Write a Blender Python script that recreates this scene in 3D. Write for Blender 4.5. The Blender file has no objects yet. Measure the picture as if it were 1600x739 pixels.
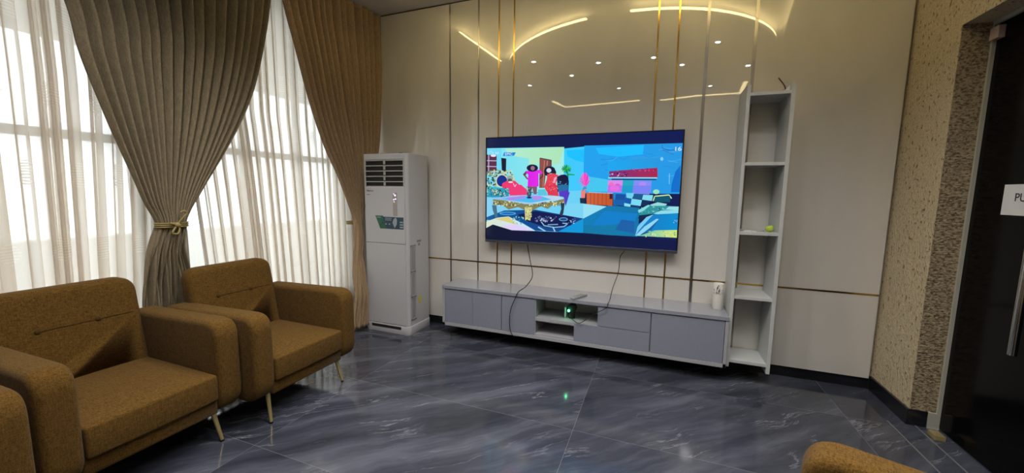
import bpy, bmesh, math, random
import numpy as np
from mathutils import Vector, Matrix
random.seed(7)
C = bpy.context.scene.collection
S = bpy.context.scene
PI = math.pi

# ------------------------------------------------------------------ camera
F_PX, YAW, PITCH, ROLL = 597.93, math.radians(-20.9146), math.radians(-6.4989), math.radians(0.7731)
cam_d = bpy.data.cameras.new('camera'); cam = bpy.data.objects.new('camera', cam_d); C.objects.link(cam)
cam_d.sensor_fit = 'HORIZONTAL'; cam_d.sensor_width = 36.0; cam_d.lens = F_PX * 36.0 / 1600.0
cam_d.clip_start = 0.02; cam_d.clip_end = 200
fwd = Vector((math.sin(YAW)*math.cos(PITCH), math.cos(YAW)*math.cos(PITCH), math.sin(PITCH)))
rt = Vector((math.cos(YAW), -math.sin(YAW), 0)); up = rt.cross(fwd)
r2 = rt*math.cos(ROLL) + up*math.sin(ROLL); u2 = -rt*math.sin(ROLL) + up*math.cos(ROLL)
mw = Matrix((r2, u2, -fwd)).transposed().to_4x4(); mw.translation = Vector((0, -3.4323, 1.4))
cam.matrix_world = mw
S.camera = cam

# ------------------------------------------------------------------ exposure, sky
EXPO = 0.42
S.view_settings.view_transform = 'Standard'; S.view_settings.look = 'None'
S.view_settings.exposure = EXPO; S.view_settings.gamma = 1; S.view_settings.use_curve_mapping = False
S.cycles.max_bounces = 10; S.cycles.diffuse_bounces = 5; S.cycles.glossy_bounces = 5
S.cycles.transparent_max_bounces = 16; S.cycles.transmission_bounces = 6
S.cycles.sample_clamp_indirect = 6.0; S.cycles.use_denoising = True
S.cycles.caustics_reflective = False; S.cycles.caustics_refractive = False
W = bpy.data.worlds.new('sky'); S.world = W; W.use_nodes = True
bg = W.node_tree.nodes['Background']; bg.inputs[0].default_value = (0.88, 0.94, 1.0, 1); bg.inputs[1].default_value = 3.7
SPOT_W, LED_E = 14.8, 18.0

def lamp(name, kind, loc, energy, color=(1, 1, 1), rot=(0, 0, 0), **kw):
    d = bpy.data.lights.new(name, kind); d.energy = energy; d.color = color
    for k, v in kw.items(): setattr(d, k, v)
    o = bpy.data.objects.new(name, d); o.location = loc; o.rotation_euler = rot; C.objects.link(o); return o
# window openings (y0, y1, z0, z1); the area lamps are portals that guide the sky light through them
WINS = [(-3.90, -1.90, 0.35, 3.02), (-1.71, -0.16, 0.35, 3.02)]
for (a, b, c, d) in WINS:
    p = lamp('window_daylight', 'AREA', (-3.46, (a+b)/2, (c+d)/2), 1.0, rot=(0, -PI/2, 0), shape='RECTANGLE', size=d-c, size_y=b-a)
    p.data.cycles.is_portal = True

# ------------------------------------------------------------------ material helpers
def lin(c):
    return tuple((x/255/12.92 if x/255 <= .04045 else ((x/255+.055)/1.055)**2.4) for x in c) + (1,)
class NT:
    def __init__(s, name):
        s.m = bpy.data.materials.new(name); s.m.use_nodes = True; s.t = s.m.node_tree; s.b = s.t.nodes['Principled BSDF']
        s.out = s.t.nodes['Material Output']
    def n(s, ty, **kw):
        nd = s.t.nodes.new(ty)
        for k, v in kw.items():
            if k[0] == '_': setattr(nd, k[1:], v)
        return nd
    def l(s, a, b): s.t.links.new(a, b)
    def set(s, **kw):
        for k, v in kw.items(): s.b.inputs[k.replace('_', ' ')].default_value = v
def simple(name, rgb, rough=.5, metal=0., coat=0., spec=.5, noise=0., nscale=20, bump=0., stretch=(1, 1, 1)):
    m = NT(name); col = lin(rgb); m.set(Base_Color=col, Roughness=rough, Metallic=metal, Coat_Weight=coat)
    m.b.inputs['Specular IOR Level'].default_value = spec; m.b.inputs['Coat Roughness'].default_value = .04
    if noise or bump:
        tc = m.n('ShaderNodeTexCoord'); mp = m.n('ShaderNodeMapping'); mp.inputs['Scale'].default_value = stretch
        nz = m.n('ShaderNodeTexNoise'); nz.inputs['Scale'].default_value = nscale; nz.inputs['Detail'].default_value = 5
        m.l(tc.outputs['Object'], mp.inputs[0]); m.l(mp.outputs[0], nz.inputs['Vector'])
        if noise:
            r = m.n('ShaderNodeValToRGB'); r.color_ramp.elements[0].position = .3; r.color_ramp.elements[1].position = .7
            r.color_ramp.elements[0].color = tuple(c*(1-noise) for c in col[:3])+(1,)
            r.color_ramp.elements[1].color = tuple(min(1, c*(1+noise)) for c in col[:3])+(1,)
            m.l(nz.outputs['Fac'], r.inputs[0]); m.l(r.outputs[0], m.b.inputs['Base Color'])
        if bump:
            b = m.n('ShaderNodeBump'); b.inputs['Strength'].default_value = bump; b.inputs['Distance'].default_value = .005
            m.l(nz.outputs['Fac'], b.inputs['Height']); m.l(b.outputs[0], m.b.inputs['Normal'])
    return m.m
def emit(name, rgb, strength, raw=False):
    m = NT(name); m.t.nodes.remove(m.b); e = m.n('ShaderNodeEmission'); e.inputs[0].default_value = (rgb+(1,)) if raw else lin(rgb)
    e.inputs[1].default_value = strength; m.l(e.outputs[0], m.out.inputs[0]); return m.m

def mat_floor():
    m = NT('dark_marble_tile')
    tc = m.n('ShaderNodeTexCoord'); sep = m.n('ShaderNodeSeparateXYZ'); m.l(tc.outputs['Object'], sep.inputs[0])
    def M(op, a, b=None, c=None):
        n = m.n('ShaderNodeMath', _operation=op)
        for i, v in enumerate((a, b, c)):
            if v is None: continue
            if isinstance(v, (int, float)): n.inputs[i].default_value = v
            else: m.l(v, n.inputs[i])
        return n.outputs[0]
    TX, TY, OX, OY = 1.6, .8, -.41, -1.3
    ux = M('DIVIDE', M('SUBTRACT', sep.outputs[0], OX), TX); uy = M('DIVIDE', M('SUBTRACT', sep.outputs[1], OY), TY)
    dx = M('MULTIPLY', M('PINGPONG', ux, .5), TX); dy = M('MULTIPLY', M('PINGPONG', uy, .5), TY)
    grout = M('LESS_THAN', M('MINIMUM', dx, dy), .0013)
    idx = M('FLOOR', ux); idy = M('FLOOR', uy)
    off = m.n('ShaderNodeCombineXYZ'); m.l(M('MULTIPLY', idx, 3.7), off.inputs[0]); m.l(M('MULTIPLY', idy, 5.3), off.inputs[1]); m.l(M('ADD', M('MULTIPLY', idx, 1.3), idy), off.inputs[2])
    add = m.n('ShaderNodeVectorMath', _operation='ADD'); m.l(tc.outputs['Object'], add.inputs[0]); m.l(off.outputs[0], add.inputs[1])
    # streak space: along (1,1)
    mp0 = m.n('ShaderNodeMapping'); mp0.inputs['Rotation'].default_value = (0, 0, math.radians(-42)); m.l(add.outputs[0], mp0.inputs[0])
    dn = m.n('ShaderNodeTexNoise'); dn.inputs['Scale'].default_value = 2.2; dn.inputs['Detail'].default_value = 4; m.l(mp0.outputs[0], dn.inputs['Vector'])
    dv = m.n('ShaderNodeVectorMath', _operation='MULTIPLY_ADD'); m.l(dn.outputs['Color'], dv.inputs[0]); dv.inputs[1].default_value = (.3, .14, .2); m.l(mp0.outputs[0], dv.inputs[2])
    mp = m.n('ShaderNodeMapping'); mp.inputs['Scale'].default_value = (.4, 3.0, 1); m.l(dv.outputs[0], mp.inputs[0])
    n1 = m.n('ShaderNodeTexNoise'); n1.inputs['Scale'].default_value = 2.0; n1.inputs['Detail'].default_value = 9; n1.inputs['Roughness'].default_value = .62; m.l(mp.outputs[0], n1.inputs['Vector'])
    n2 = m.n('ShaderNodeTexNoise'); n2.inputs['Scale'].default_value = 1.5; n2.inputs['Detail'].default_value = 10; n2.inputs['Roughness'].default_value = .6; m.l(mp.outputs[0], n2.inputs['Vector'])
    v = M('ABSOLUTE', M('SUBTRACT', n2.outputs['Fac'], .5))
    vr = m.n('ShaderNodeMapRange'); vr.inputs[1].default_value = 0; vr.inputs[2].default_value = .009; vr.inputs[3].default_value = 1; vr.inputs[4].default_value = 0; m.l(v, vr.inputs[0])
    n3 = m.n('ShaderNodeTexNoise'); n3.inputs['Scale'].default_value = 1.7; n3.inputs['Detail'].default_value = 3; m.l(add.outputs[0], n3.inputs['Vector'])
    vm = m.n('ShaderNodeMapRange'); vm.inputs[1].default_value = .46; vm.inputs[2].default_value = .66; m.l(n3.outputs['Fac'], vm.inputs[0])
    vein = M('MULTIPLY', vr.outputs[0], vm.outputs[0])
    cr = m.n('ShaderNodeValToRGB'); e = cr.color_ramp.elements
    e[0].position = .3; e[0].color = lin((41, 44, 51)); e[1].position = .74; e[1].color = lin((92, 96, 107))
    x = e.new(.5); x.color = lin((60, 63, 74))
    m.l(n1.outputs['Fac'], cr.inputs[0])
    mx = m.n('ShaderNodeMix', _data_type='RGBA'); m.l(M('MULTIPLY', vein, .38), mx.inputs[0]); m.l(cr.outputs[0], mx.inputs[6]); mx.inputs[7].default_value = lin((185, 185, 195))
    mg = m.n('ShaderNodeMix', _data_type='RGBA'); m.l(M('MULTIPLY', grout, .55), mg.inputs[0]); m.l(mx.outputs[2], mg.inputs[6]); mg.inputs[7].default_value = lin((125, 125, 130))
    m.l(mg.outputs[2], m.b.inputs['Base Color']); m.set(Roughness=.09); m.b.inputs['Specular IOR Level'].default_value = .5
    return m.m

def mat_panel():
    m = NT('gloss_greige_panel'); tc = m.n('ShaderNodeTexCoord'); mp = m.n('ShaderNodeMapping'); mp.inputs['Scale'].default_value = (1.4, 1, .5)
    nz = m.n('ShaderNodeTexNoise'); nz.inputs['Scale'].default_value = 2.2; nz.inputs['Detail'].default_value = 8; nz.inputs['Distortion'].default_value = .8
    m.l(tc.outputs['Object'], mp.inputs[0]); m.l(mp.outputs[0], nz.inputs['Vector'])
    cr = m.n('ShaderNodeValToRGB'); cr.color_ramp.elements[0].position = .3; cr.color_ramp.elements[1].position = .7
    cr.color_ramp.elements[0].color = lin((203, 200, 194)); cr.color_ramp.elements[1].color = lin((211, 208, 202))
    m.l(nz.outputs['Fac'], cr.inputs[0]); m.l(cr.outputs[0], m.b.inputs['Base Color'])
    m.set(Roughness=.5, Coat_Weight=1.0); m.b.inputs['Coat Roughness'].default_value = .012; m.b.inputs['Coat IOR'].default_value = 1.75
    return m.m

def mat_fabric(name, dark, light, scale=1.0, sheen=.3, streak=False):
    m = NT(name); tc = m.n('ShaderNodeTexCoord')
    mp = m.n('ShaderNodeMapping'); mp.inputs['Scale'].default_value = (1, 1, .25) if streak else (1, 1, 1)
    m.l(tc.outputs['Object'], mp.inputs[0])
    a = m.n('ShaderNodeTexNoise'); a.inputs['Scale'].default_value = 230*scale; a.inputs['Detail'].default_value = 3
    b = m.n('ShaderNodeTexNoise'); b.inputs['Scale'].default_value = (60 if streak else 9)*scale; b.inputs['Detail'].default_value = 6
    m.l(mp.outputs[0], a.inputs['Vector']); m.l(mp.outputs[0], b.inputs['Vector'])
    ad = m.n('ShaderNodeMath', _operation='MULTIPLY_ADD'); m.l(a.outputs['Fac'], ad.inputs[0]); ad.inputs[1].default_value = .6
    mu = m.n('ShaderNodeMath', _operation='MULTIPLY'); m.l(b.outputs['Fac'], mu.inputs[0]); mu.inputs[1].default_value = .4; m.l(mu.outputs[0], ad.inputs[2])
    cr = m.n('ShaderNodeValToRGB'); cr.color_ramp.elements[0].position = .38; cr.color_ramp.elements[1].position = .62
    cr.color_ramp.elements[0].color = lin(dark); cr.color_ramp.elements[1].color = lin(light)
    m.l(ad.outputs[0], cr.inputs[0]); m.l(cr.outputs[0], m.b.inputs['Base Color'])
    bp = m.n('ShaderNodeBump'); bp.inputs['Strength'].default_value = .5; bp.inputs['Distance'].default_value = .003
    m.l(a.outputs['Fac'], bp.inputs['Height']); m.l(bp.outputs[0], m.b.inputs['Normal'])
    m.set(Roughness=.95); m.b.inputs['Specular IOR Level'].default_value = .15; m.b.inputs['Sheen Weight'].default_value = sheen
    return m.m

def mat_weave(name, dark, light):
    m = NT(name); tc = m.n('ShaderNodeTexCoord'); outs = []
    for sc, str_ in ((170, (1.6, 1.6, .22)), (170, (.25, 1.5, 1.6)), (170, (1.5, .25, 1.6)), (420, (1, 1, 1))):
        mp = m.n('ShaderNodeMapping'); mp.inputs['Scale'].default_value = str_; m.l(tc.outputs['Object'], mp.inputs[0])
        n = m.n('ShaderNodeTexNoise'); n.inputs['Scale'].default_value = sc; n.inputs['Detail'].default_value = 3; m.l(mp.outputs[0], n.inputs['Vector']); outs.append(n.outputs['Fac'])
    a = outs[0]
    for o_ in outs[1:]:
        ad = m.n('ShaderNodeMath', _operation='ADD'); m.l(a, ad.inputs[0]); m.l(o_, ad.inputs[1]); a = ad.outputs[0]
    dv = m.n('ShaderNodeMath', _operation='DIVIDE'); m.l(a, dv.inputs[0]); dv.inputs[1].default_value = 4.0
    cr = m.n('ShaderNodeValToRGB'); cr.color_ramp.elements[0].position = .38; cr.color_ramp.elements[1].position = .62
    cr.color_ramp.elements[0].color = lin(dark); cr.color_ramp.elements[1].color = lin(light)
    m.l(dv.outputs[0], cr.inputs[0]); m.l(cr.outputs[0], m.b.inputs['Base Color'])
    bp = m.n('ShaderNodeBump'); bp.inputs['Strength'].default_value = .6; bp.inputs['Distance'].default_value = .003
    m.l(dv.outputs[0], bp.inputs['Height']); m.l(bp.outputs[0], m.b.inputs['Normal'])
    m.set(Roughness=.95); m.b.inputs['Specular IOR Level'].default_value = .1; m.b.inputs['Sheen Weight'].default_value = .04
    return m.m

def mat_sheer():
    m = NT('sheer_voile'); uv = m.n('ShaderNodeUVMap'); sep = m.n('ShaderNodeSeparateXYZ'); m.l(uv.outputs[0], sep.inputs[0])
    def M(op, a, b=None, c=None):
        n = m.n('ShaderNodeMath', _operation=op)
        for i, v in enumerate((a, b, c)):
            if v is None: continue
            if isinstance(v, (int, float)): n.inputs[i].default_value = v
            else: m.l(v, n.inputs[i])
        return n.outputs[0]
    # staggered woven ovals filled with short horizontal dashes; uv is in metres of cloth
    PX, PY = .30, .42
    row = M('FLOOR', M('DIVIDE', sep.outputs[1], PY)); sh = M('MULTIPLY', M('FLOORED_MODULO', row, 2.), .5)
    fx = M('SUBTRACT', M('FRACT', M('ADD', M('DIVIDE', sep.outputs[0], PX), sh)), .5); fy = M('SUBTRACT', M('FRACT', M('DIVIDE', sep.outputs[1], PY)), .5)
    ex = M('MULTIPLY', fx, PX/.055); ey = M('MULTIPLY', fy, PY/.07)
    ell = M('LESS_THAN', M('ADD', M('MULTIPLY', ex, ex), M('MULTIPLY', ey, ey)), 1.)
    wob = m.n('ShaderNodeTexNoise'); wob.inputs['Scale'].default_value = 14; m.l(uv.outputs[0], wob.inputs['Vector'])
    ln = M('GREATER_THAN', M('SINE', M('ADD', M('MULTIPLY', sep.outputs[1], 420.), M('MULTIPLY', wob.outputs['Fac'], 9.))), .2)
    pat = M('MULTIPLY', ell, ln)
    tr = m.n('ShaderNodeBsdfTransparent'); tl = m.n('ShaderNodeBsdfTranslucent'); df = m.n('ShaderNodeBsdfDiffuse')
    tl.inputs[0].default_value = lin((240, 233, 223)); df.inputs[0].default_value = lin((240, 233, 223))
    m1 = m.n('ShaderNodeMixShader'); m1.inputs[0].default_value = .3; m.l(tl.outputs[0], m1.inputs[1]); m.l(df.outputs[0], m1.inputs[2])
    m2 = m.n('ShaderNodeMixShader'); m.l(M('MINIMUM', M('MULTIPLY_ADD', pat, .12, SHEER_OP), 1.), m2.inputs[0]); m.l(tr.outputs[0], m2.inputs[1]); m.l(m1.outputs[0], m2.inputs[2])
    m.l(m2.outputs[0], m.out.inputs[0]); m.t.nodes.remove(m.b); return m.m
SHEER_OP = .87

def mat_stucco(name='flecked_stone_plaster', lo=.62, hi=.68, sc=62, st=.6, base=(200, 184, 152), fleck=(132, 100, 68)):
    m = NT(name); tc = m.n('ShaderNodeTexCoord')
    mp = m.n('ShaderNodeMapping'); mp.inputs['Scale'].default_value = (1, 1, st); m.l(tc.outputs['Object'], mp.inputs[0])
    v = m.n('ShaderNodeTexNoise'); v.inputs['Scale'].default_value = sc; v.inputs['Detail'].default_value = 2; m.l(mp.outputs[0], v.inputs['Vector'])
    w = m.n('ShaderNodeTexNoise'); w.inputs['Scale'].default_value = 120; w.inputs['Detail'].default_value = 4; m.l(tc.outputs['Object'], w.inputs['Vector'])
    c1 = m.n('ShaderNodeValToRGB'); c1.color_ramp.elements[0].position = lo; c1.color_ramp.elements[1].position = hi
    c1.color_ramp.elements[0].color = lin(base); c1.color_ramp.elements[1].color = lin(fleck); m.l(v.outputs['Fac'], c1.inputs[0])
    c2 = m.n('ShaderNodeValToRGB'); c2.color_ramp.elements[0].position = .3; c2.color_ramp.elements[1].position = .7
    c2.color_ramp.elements[0].color = (.72, .72, .72, 1); c2.color_ramp.elements[1].color = (1.1, 1.1, 1.1, 1); m.l(w.outputs['Fac'], c2.inputs[0])
    mx = m.n('ShaderNodeMix', _data_type='RGBA', _blend_type='MULTIPLY'); mx.inputs[0].default_value = 1; m.l(c1.outputs[0], mx.inputs[6]); m.l(c2.outputs[0], mx.inputs[7])
    m.l(mx.outputs[2], m.b.inputs['Base Color']); m.set(Roughness=.9)
    b = m.n('ShaderNodeBump'); b.inputs['Strength'].default_value = .8; b.inputs['Distance'].default_value = .012; m.l(v.outputs['Fac'], b.inputs['Height'])
    b2 = m.n('ShaderNodeBump'); b2.inputs['Strength'].default_value = .5; b2.inputs['Distance'].default_value = .004; m.l(w.outputs['Fac'], b2.inputs['Height']); m.l(b.outputs[0], b2.inputs['Normal'])
    m.l(b2.outputs[0], m.b.inputs['Normal']); return m.m

M_floor = mat_floor(); M_panel = mat_panel(); M_stucco = mat_stucco(); M_reveal_shaded = mat_stucco('coarse_shaded_reveal_plaster', .42, .66, 75, 1.6, (172, 156, 126), (104, 86, 62))  # reveal: coarser flecks, plus its dimmer light darkened into the colours
M_chair = mat_weave('mustard_brown_weave', (56, 41, 16), (114, 84, 38))
M_drape = mat_fabric('taupe_drape', (118, 107, 86), (144, 131, 107), 1.4, .1, True)
M_drape2 = mat_fabric('brown_drape', (142, 121, 95), (170, 145, 115), 1.4, .1, True)
M_sheer = mat_sheer()
M_plaster = simple('painted_plaster', (188, 182, 172), .8, noise=.03)
M_ceil = simple('white_ceiling_paint', (205, 202, 200), .7, noise=.02, nscale=6)
M_black_tile = simple('black_skirting_tile', (26, 27, 32), .15, noise=.2, nscale=6)
M_gold = simple('brushed_gold_strip', (205, 165, 80), .22, metal=1)
M_silver = simple('satin_silver_strip', (160, 155, 150), .3, metal=1)
M_brass = simple('brass_leg', (200, 180, 125), .35, metal=.65)
M_black = simple('black_plastic', (16, 16, 18), .4)
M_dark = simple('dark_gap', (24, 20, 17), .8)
M_grey_door = simple('grey_laminate', (134, 139, 154), .35, noise=.03, nscale=60)
M_grey_frame = simple('light_grey_laminate', (166, 166, 172), .25, coat=.4)
M_white_lam = simple('white_laminate', (188, 191, 190), .35)
M_white_pl = simple('white_plastic', (184, 184, 188), .3)
M_white_pl2 = simple('off_white_plastic', (172, 174, 174), .4)
M_alu = simple('grey_aluminium', (165, 160, 150), .4, metal=.2)
M_glass_black = simple('black_door_glass', (7, 7, 8), .15, spec=.12)
M_bezel = simple('tv_bezel', (40, 40, 46), .35, metal=.6)
M_paper = simple('white_paper', (215, 215, 215), .8)
M_ink = simple('black_ink', (22, 22, 24), .7)
M_cord = simple('khaki_cord', (150, 134, 84), .7)
M_green = simple('lime_green_plastic', (170, 190, 60), .4)
M_chrome = simple('chrome', (200, 200, 200), .18, metal=1)
M_ext = simple('pale_exterior_render', (200, 196, 188), .9, noise=.05, nscale=2)
M_ground = simple('exterior_concrete', (150, 146, 138), .9, noise=.1, nscale=3)
M_frame_white = simple('pale_door_frame', (170, 168, 155), .4)

# ------------------------------------------------------------------ mesh helpers
def link(name, me, parent=None, mats=()):
    o = bpy.data.objects.new(name, me); C.objects.link(o)
    for m in mats: me.materials.append(m)
    if parent: o.parent = parent
    return o
def obj(name, bm, mat, parent=None, smooth=False, loc=None):
    bmesh.ops.recalc_face_normals(bm, faces=bm.faces)
    me = bpy.data.meshes.new(name); bm.to_mesh(me); bm.free()
    if smooth:
        for p in me.polygons: p.use_smooth = True
    o = link(name, me, parent, mat if isinstance(mat, (list, tuple)) else (mat,))
    if smooth and smooth != 'all':
        try: me.set_sharp_from_angle(angle=math.radians(38))
        except Exception: pass
    if loc: o.location = loc
    return o
def tag(o, label=None, cat=None, group=None, kind=None):
    if label: o['label'] = label
    if cat: o['category'] = cat
    if group: o['group'] = group
    if kind: o['kind'] = kind
    return o
def empty(name, loc, label, cat, rz=0, group=None):
    o = bpy.data.objects.new(name, None); C.objects.link(o); o.location = loc; o.rotation_euler = (0, 0, rz); o.empty_display_size = .1
    return tag(o, label, cat, group)
def box(bm, x0, x1, y0, y1, z0, z1, bev=0, seg=2):
    r = bmesh.ops.create_cube(bm, size=1)
    vs = r['verts']
    for v in vs: v.co = Vector(((x0+x1)/2 + v.co.x*(x1-x0), (y0+y1)/2 + v.co.y*(y1-y0), (z0+z1)/2 + v.co.z*(z1-z0)))
    if bev:
        es = list({e for v in vs for e in v.link_edges})
        bmesh.ops.bevel(bm, geom=es, offset=bev, segments=seg, profile=.5, affect='EDGES')
def boxbm(*a, **k):
    bm = bmesh.new(); box(bm, *a, **k); return bm
def cyl(bm, p0, p1, r0, r1=None, n=24, caps=True):
    p0 = Vector(p0); p1 = Vector(p1); r1 = r0 if r1 is None else r1; d = p1-p0
    q = d.to_track_quat('Z', 'Y').to_matrix().to_4x4(); q.translation = (p0+p1)/2
    bmesh.ops.create_cone(bm, cap_ends=caps, segments=n, radius1=r0, radius2=r1, depth=d.length, matrix=q)
def cr(pts, n=8):
    pts = [Vector(p) for p in pts]; P = [pts[0]*2-pts[1]]+pts+[pts[-1]*2-pts[-2]]; out = []
    for i in range(1, len(P)-2):
        for k in range(n):
            t = k/n; a, b, c, d = P[i-1], P[i], P[i+1], P[i+2]
            out.append(.5*((2*b)+(c-a)*t+(2*a-5*b+4*c-d)*t*t+(3*b-a-3*c+d)*t**3))
    return out+[pts[-1]]
def tube(bm, pts, r, n=8, smooth=8):
    P = cr(pts, smooth) if smooth else [Vector(p) for p in pts]; rings = []; ref = Vector((0, 0, 1))
    for i, p in enumerate(P):
        t = (P[min(i+1, len(P)-1)]-P[max(i-1, 0)]).normalized()
        a = t.cross(ref)
        if a.length < .1: a = t.cross(Vector((1, 0, 0)))
        a.normalize(); b = t.cross(a)
        rings.append([bm.verts.new(p+a*math.cos(2*PI*k/n)*r+b*math.sin(2*PI*k/n)*r) for k in range(n)])
    for A, B in zip(rings, rings[1:]):
        for k in range(n): bm.faces.new((A[k], A[(k+1) % n], B[(k+1) % n], B[k]))
    bm.faces.new(rings[0]); bm.faces.new(rings[-1])
def rpoly(pts, rad, seg=8):
    """round the corners of a 2D polygon; rad is one radius per corner"""
    out = []; n = len(pts)
    for i, p in enumerate(pts):
        p = Vector(p); a = Vector(pts[i-1])-p; b = Vector(pts[(i+1) % n])-p; r = rad[i] if isinstance(rad, (list, tuple)) else rad
        if r <= 0: out.append(p); continue
        ang = a.angle(b); t = min(r/math.tan(ang/2), a.length*.49, b.length*.49); s = p+a.normalized()*t; e = p+b.normalized()*t
        for k in range(seg+1):
            u = k/seg; out.append(s*(1-u)**2+p*2*u*(1-u)+e*u*u)
    return out
def prism(bm, pts, d0, d1, plane='xz', bev=0, seg=4):
    def P(u, v, w): return {'xz': (u, w, v), 'xy': (u, v, w), 'yz': (w, u, v)}[plane]
    A = [bm.verts.new(P(p[0], p[1], d0)) for p in pts]; B = [bm.verts.new(P(p[0], p[1], d1)) for p in pts]
    n = len(pts); fa = bm.faces.new(A); fb = bm.faces.new(B[::-1])
    for i in range(n): bm.faces.new((A[i], B[i], B[(i+1) % n], A[(i+1) % n]))
    if bev:
        bmesh.ops.recalc_face_normals(bm, faces=bm.faces)
        bmesh.ops.bevel(bm, geom=list(fa.edges)+list(fb.edges), offset=bev, segments=seg, profile=.5, affect='EDGES')
def text_mesh(name, body, size, mat, parent, loc, rot, extrude=.0005, align='LEFT', sx=1):
    cu = bpy.data.curves.new(name, 'FONT'); cu.body = body; cu.size = size; cu.extrude = extrude; cu.align_x = align
    t = bpy.data.objects.new(name, cu); C.objects.link(t); bpy.context.view_layer.update()
    me = bpy.data.meshes.new_from_object(t); bpy.data.objects.remove(t)
    o = link(name, me, parent, (mat,)); o.location = loc; o.rotation_euler = rot; o.scale = (sx, 1, 1); return o
def struct(name, bm, mat, parent=None, smooth=False):
    o = obj(name, bm, mat, parent, smooth)
    if not parent: tag(o, kind='structure')
    return o

# ------------------------------------------------------------------ room
XL, XR, YB, ZC = -3.18, 1.52, -6.2, 3.21
XD = 1.66; YO = -.44; YO2 = -2.3; ZO = 2.36
struct('floor', boxbm(-3.38, 2.3, YB-.2, .25, -.1, 0), M_floor)
struct('ceiling', boxbm(-3.38, 2.3, YB-.2, .25, ZC, ZC+.12), M_ceil)
struct('wall_back', boxbm(-3.38, 2.3, .035, .25, 0, ZC), M_plaster)
struct('wall_front', boxbm(-3.38, 2.3, YB-.2, YB, 0, ZC), M_plaster)
bm = bmesh.new()
ys = [YB] + [v for w in WINS for v in w[:2]] + [.035]
for i in range(0, len(ys), 2): box(bm, XL-.2, XL, ys[i], ys[i+1], 0, ZC)
for a, b, c, d in WINS: box(bm, XL-.2, XL, a, b, 0, c); box(bm, XL-.2, XL, a, b, d, ZC)
struct('wall_left', bm, M_plaster)
bm = bmesh.new()
box(bm, XR, 2.3, YO, .035, 0, ZC)
box(bm, XR, 2.3, YO2, YO, ZO, ZC)
box(bm, XR, 2.3, YB, YO2, 0, ZC)
wr = struct('wall_right', bm, M_stucco)
obj('reveal', boxbm(XR+.002, XD-.016, YO-.006, YO-.0005, .1, ZO), M_reveal_shaded, wr)
struct('baseboard_back', boxbm(XL, 1.505, .012, .035, 0, .1), M_black_tile)
bm = bmesh.new(); box(bm, XR-.014, XR, YO, .012, 0, .1); box(bm, XR-.014, 1.605, YO-.014, YO, 0, .1)
struct('baseboard_right', bm, M_black_tile)
# glossy cladding with metal inlays
t = struct('trim_1', boxbm(-3.08, 1.499, 0, .034, .085, ZC-.012), M_panel)
struct('shadow_gap_strip', boxbm(-3.08, 1.499, .004, .034, ZC-.012, ZC), M_dark)  # dark strip stands in for the shadow gap under the ceiling
def strip(x, w, mat, nm, z0=.085, z1=ZC-.012): obj(nm, boxbm(x-w/2, x+w/2, -.0025, .0005, z0, z1), mat, t)
for x in (-1.985, -1.675): strip(x, .014, M_silver, 'silver_strip')
for x in (-1.465, -1.316, -.081, .072): strip(x, .013, M_gold, 'gold_strip')
for x in (.28, .602): strip(x, .022, M_silver, 'silver_strip')
obj('gold_strip', boxbm(-3.08, 1.499, -.003, .0005, .702, .714), M_gold, t)

# windows: frames, transom, mullions, glass
for i, (a, b, c, d) in enumerate(WINS):
    fb = bmesh.new(); X0, X1 = XL-.12, XL-.07
    for (y0, y1, z0, z1) in ((a, b, c, c+.05), (a, b, d-.05, d), (a, a+.05, c, d), (b-.05, b, c, d), (a, b, 1.68, 1.73)): box(fb, X0, X1, y0, y1, z0, z1)
    for k in (1, 2): y = a+(b-a)*k/3; box(fb, X0, X1, y-.025, y+.025, c, d)
    w = struct('window_%d' % (i+1), fb, M_alu)
    g = NT('window_glass'); g.t.nodes.remove(g.b); tr = g.n('ShaderNodeBsdfTransparent'); tr.inputs[0].default_value = (.94, .96, .96, 1); gl = g.n('ShaderNodeBsdfGlossy'); gl.inputs['Roughness'].default_value = .02
    mx = g.n('ShaderNodeMixShader'); mx.inputs[0].default_value = .05; g.l(tr.outputs[0], mx.inputs[1]); g.l(gl.outputs[0], mx.inputs[2]); g.l(mx.outputs[0], g.out.inputs[0])
    obj('pane', boxbm(XL-.098, XL-.092, a+.04, b-.04, c+.04, d-.04), g.m, w)
# yard outside
struct('ground', boxbm(-14, -3.39, -12, 8, -.25, -.12), M_ground)
bm = boxbm(-7.2, -7.0, -10, 6, -.12, .75, bev=.02)
tag(obj('boundary_wall', bm, M_ext), 'pale rendered boundary wall outside the curtained windows', 'wall')

struct('added_canopy_slab', boxbm(-5.2, -3.39, -8, 2, 3.06, 3.2), M_ext)  # canopy added outside to turn the upper window light beige
struct('added_canopy_fascia', boxbm(-5.2, -5.0, -8, 2, 2.72, 3.06), M_ext)  # fascia of the added canopy, covers sky behind the upper sheers

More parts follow.
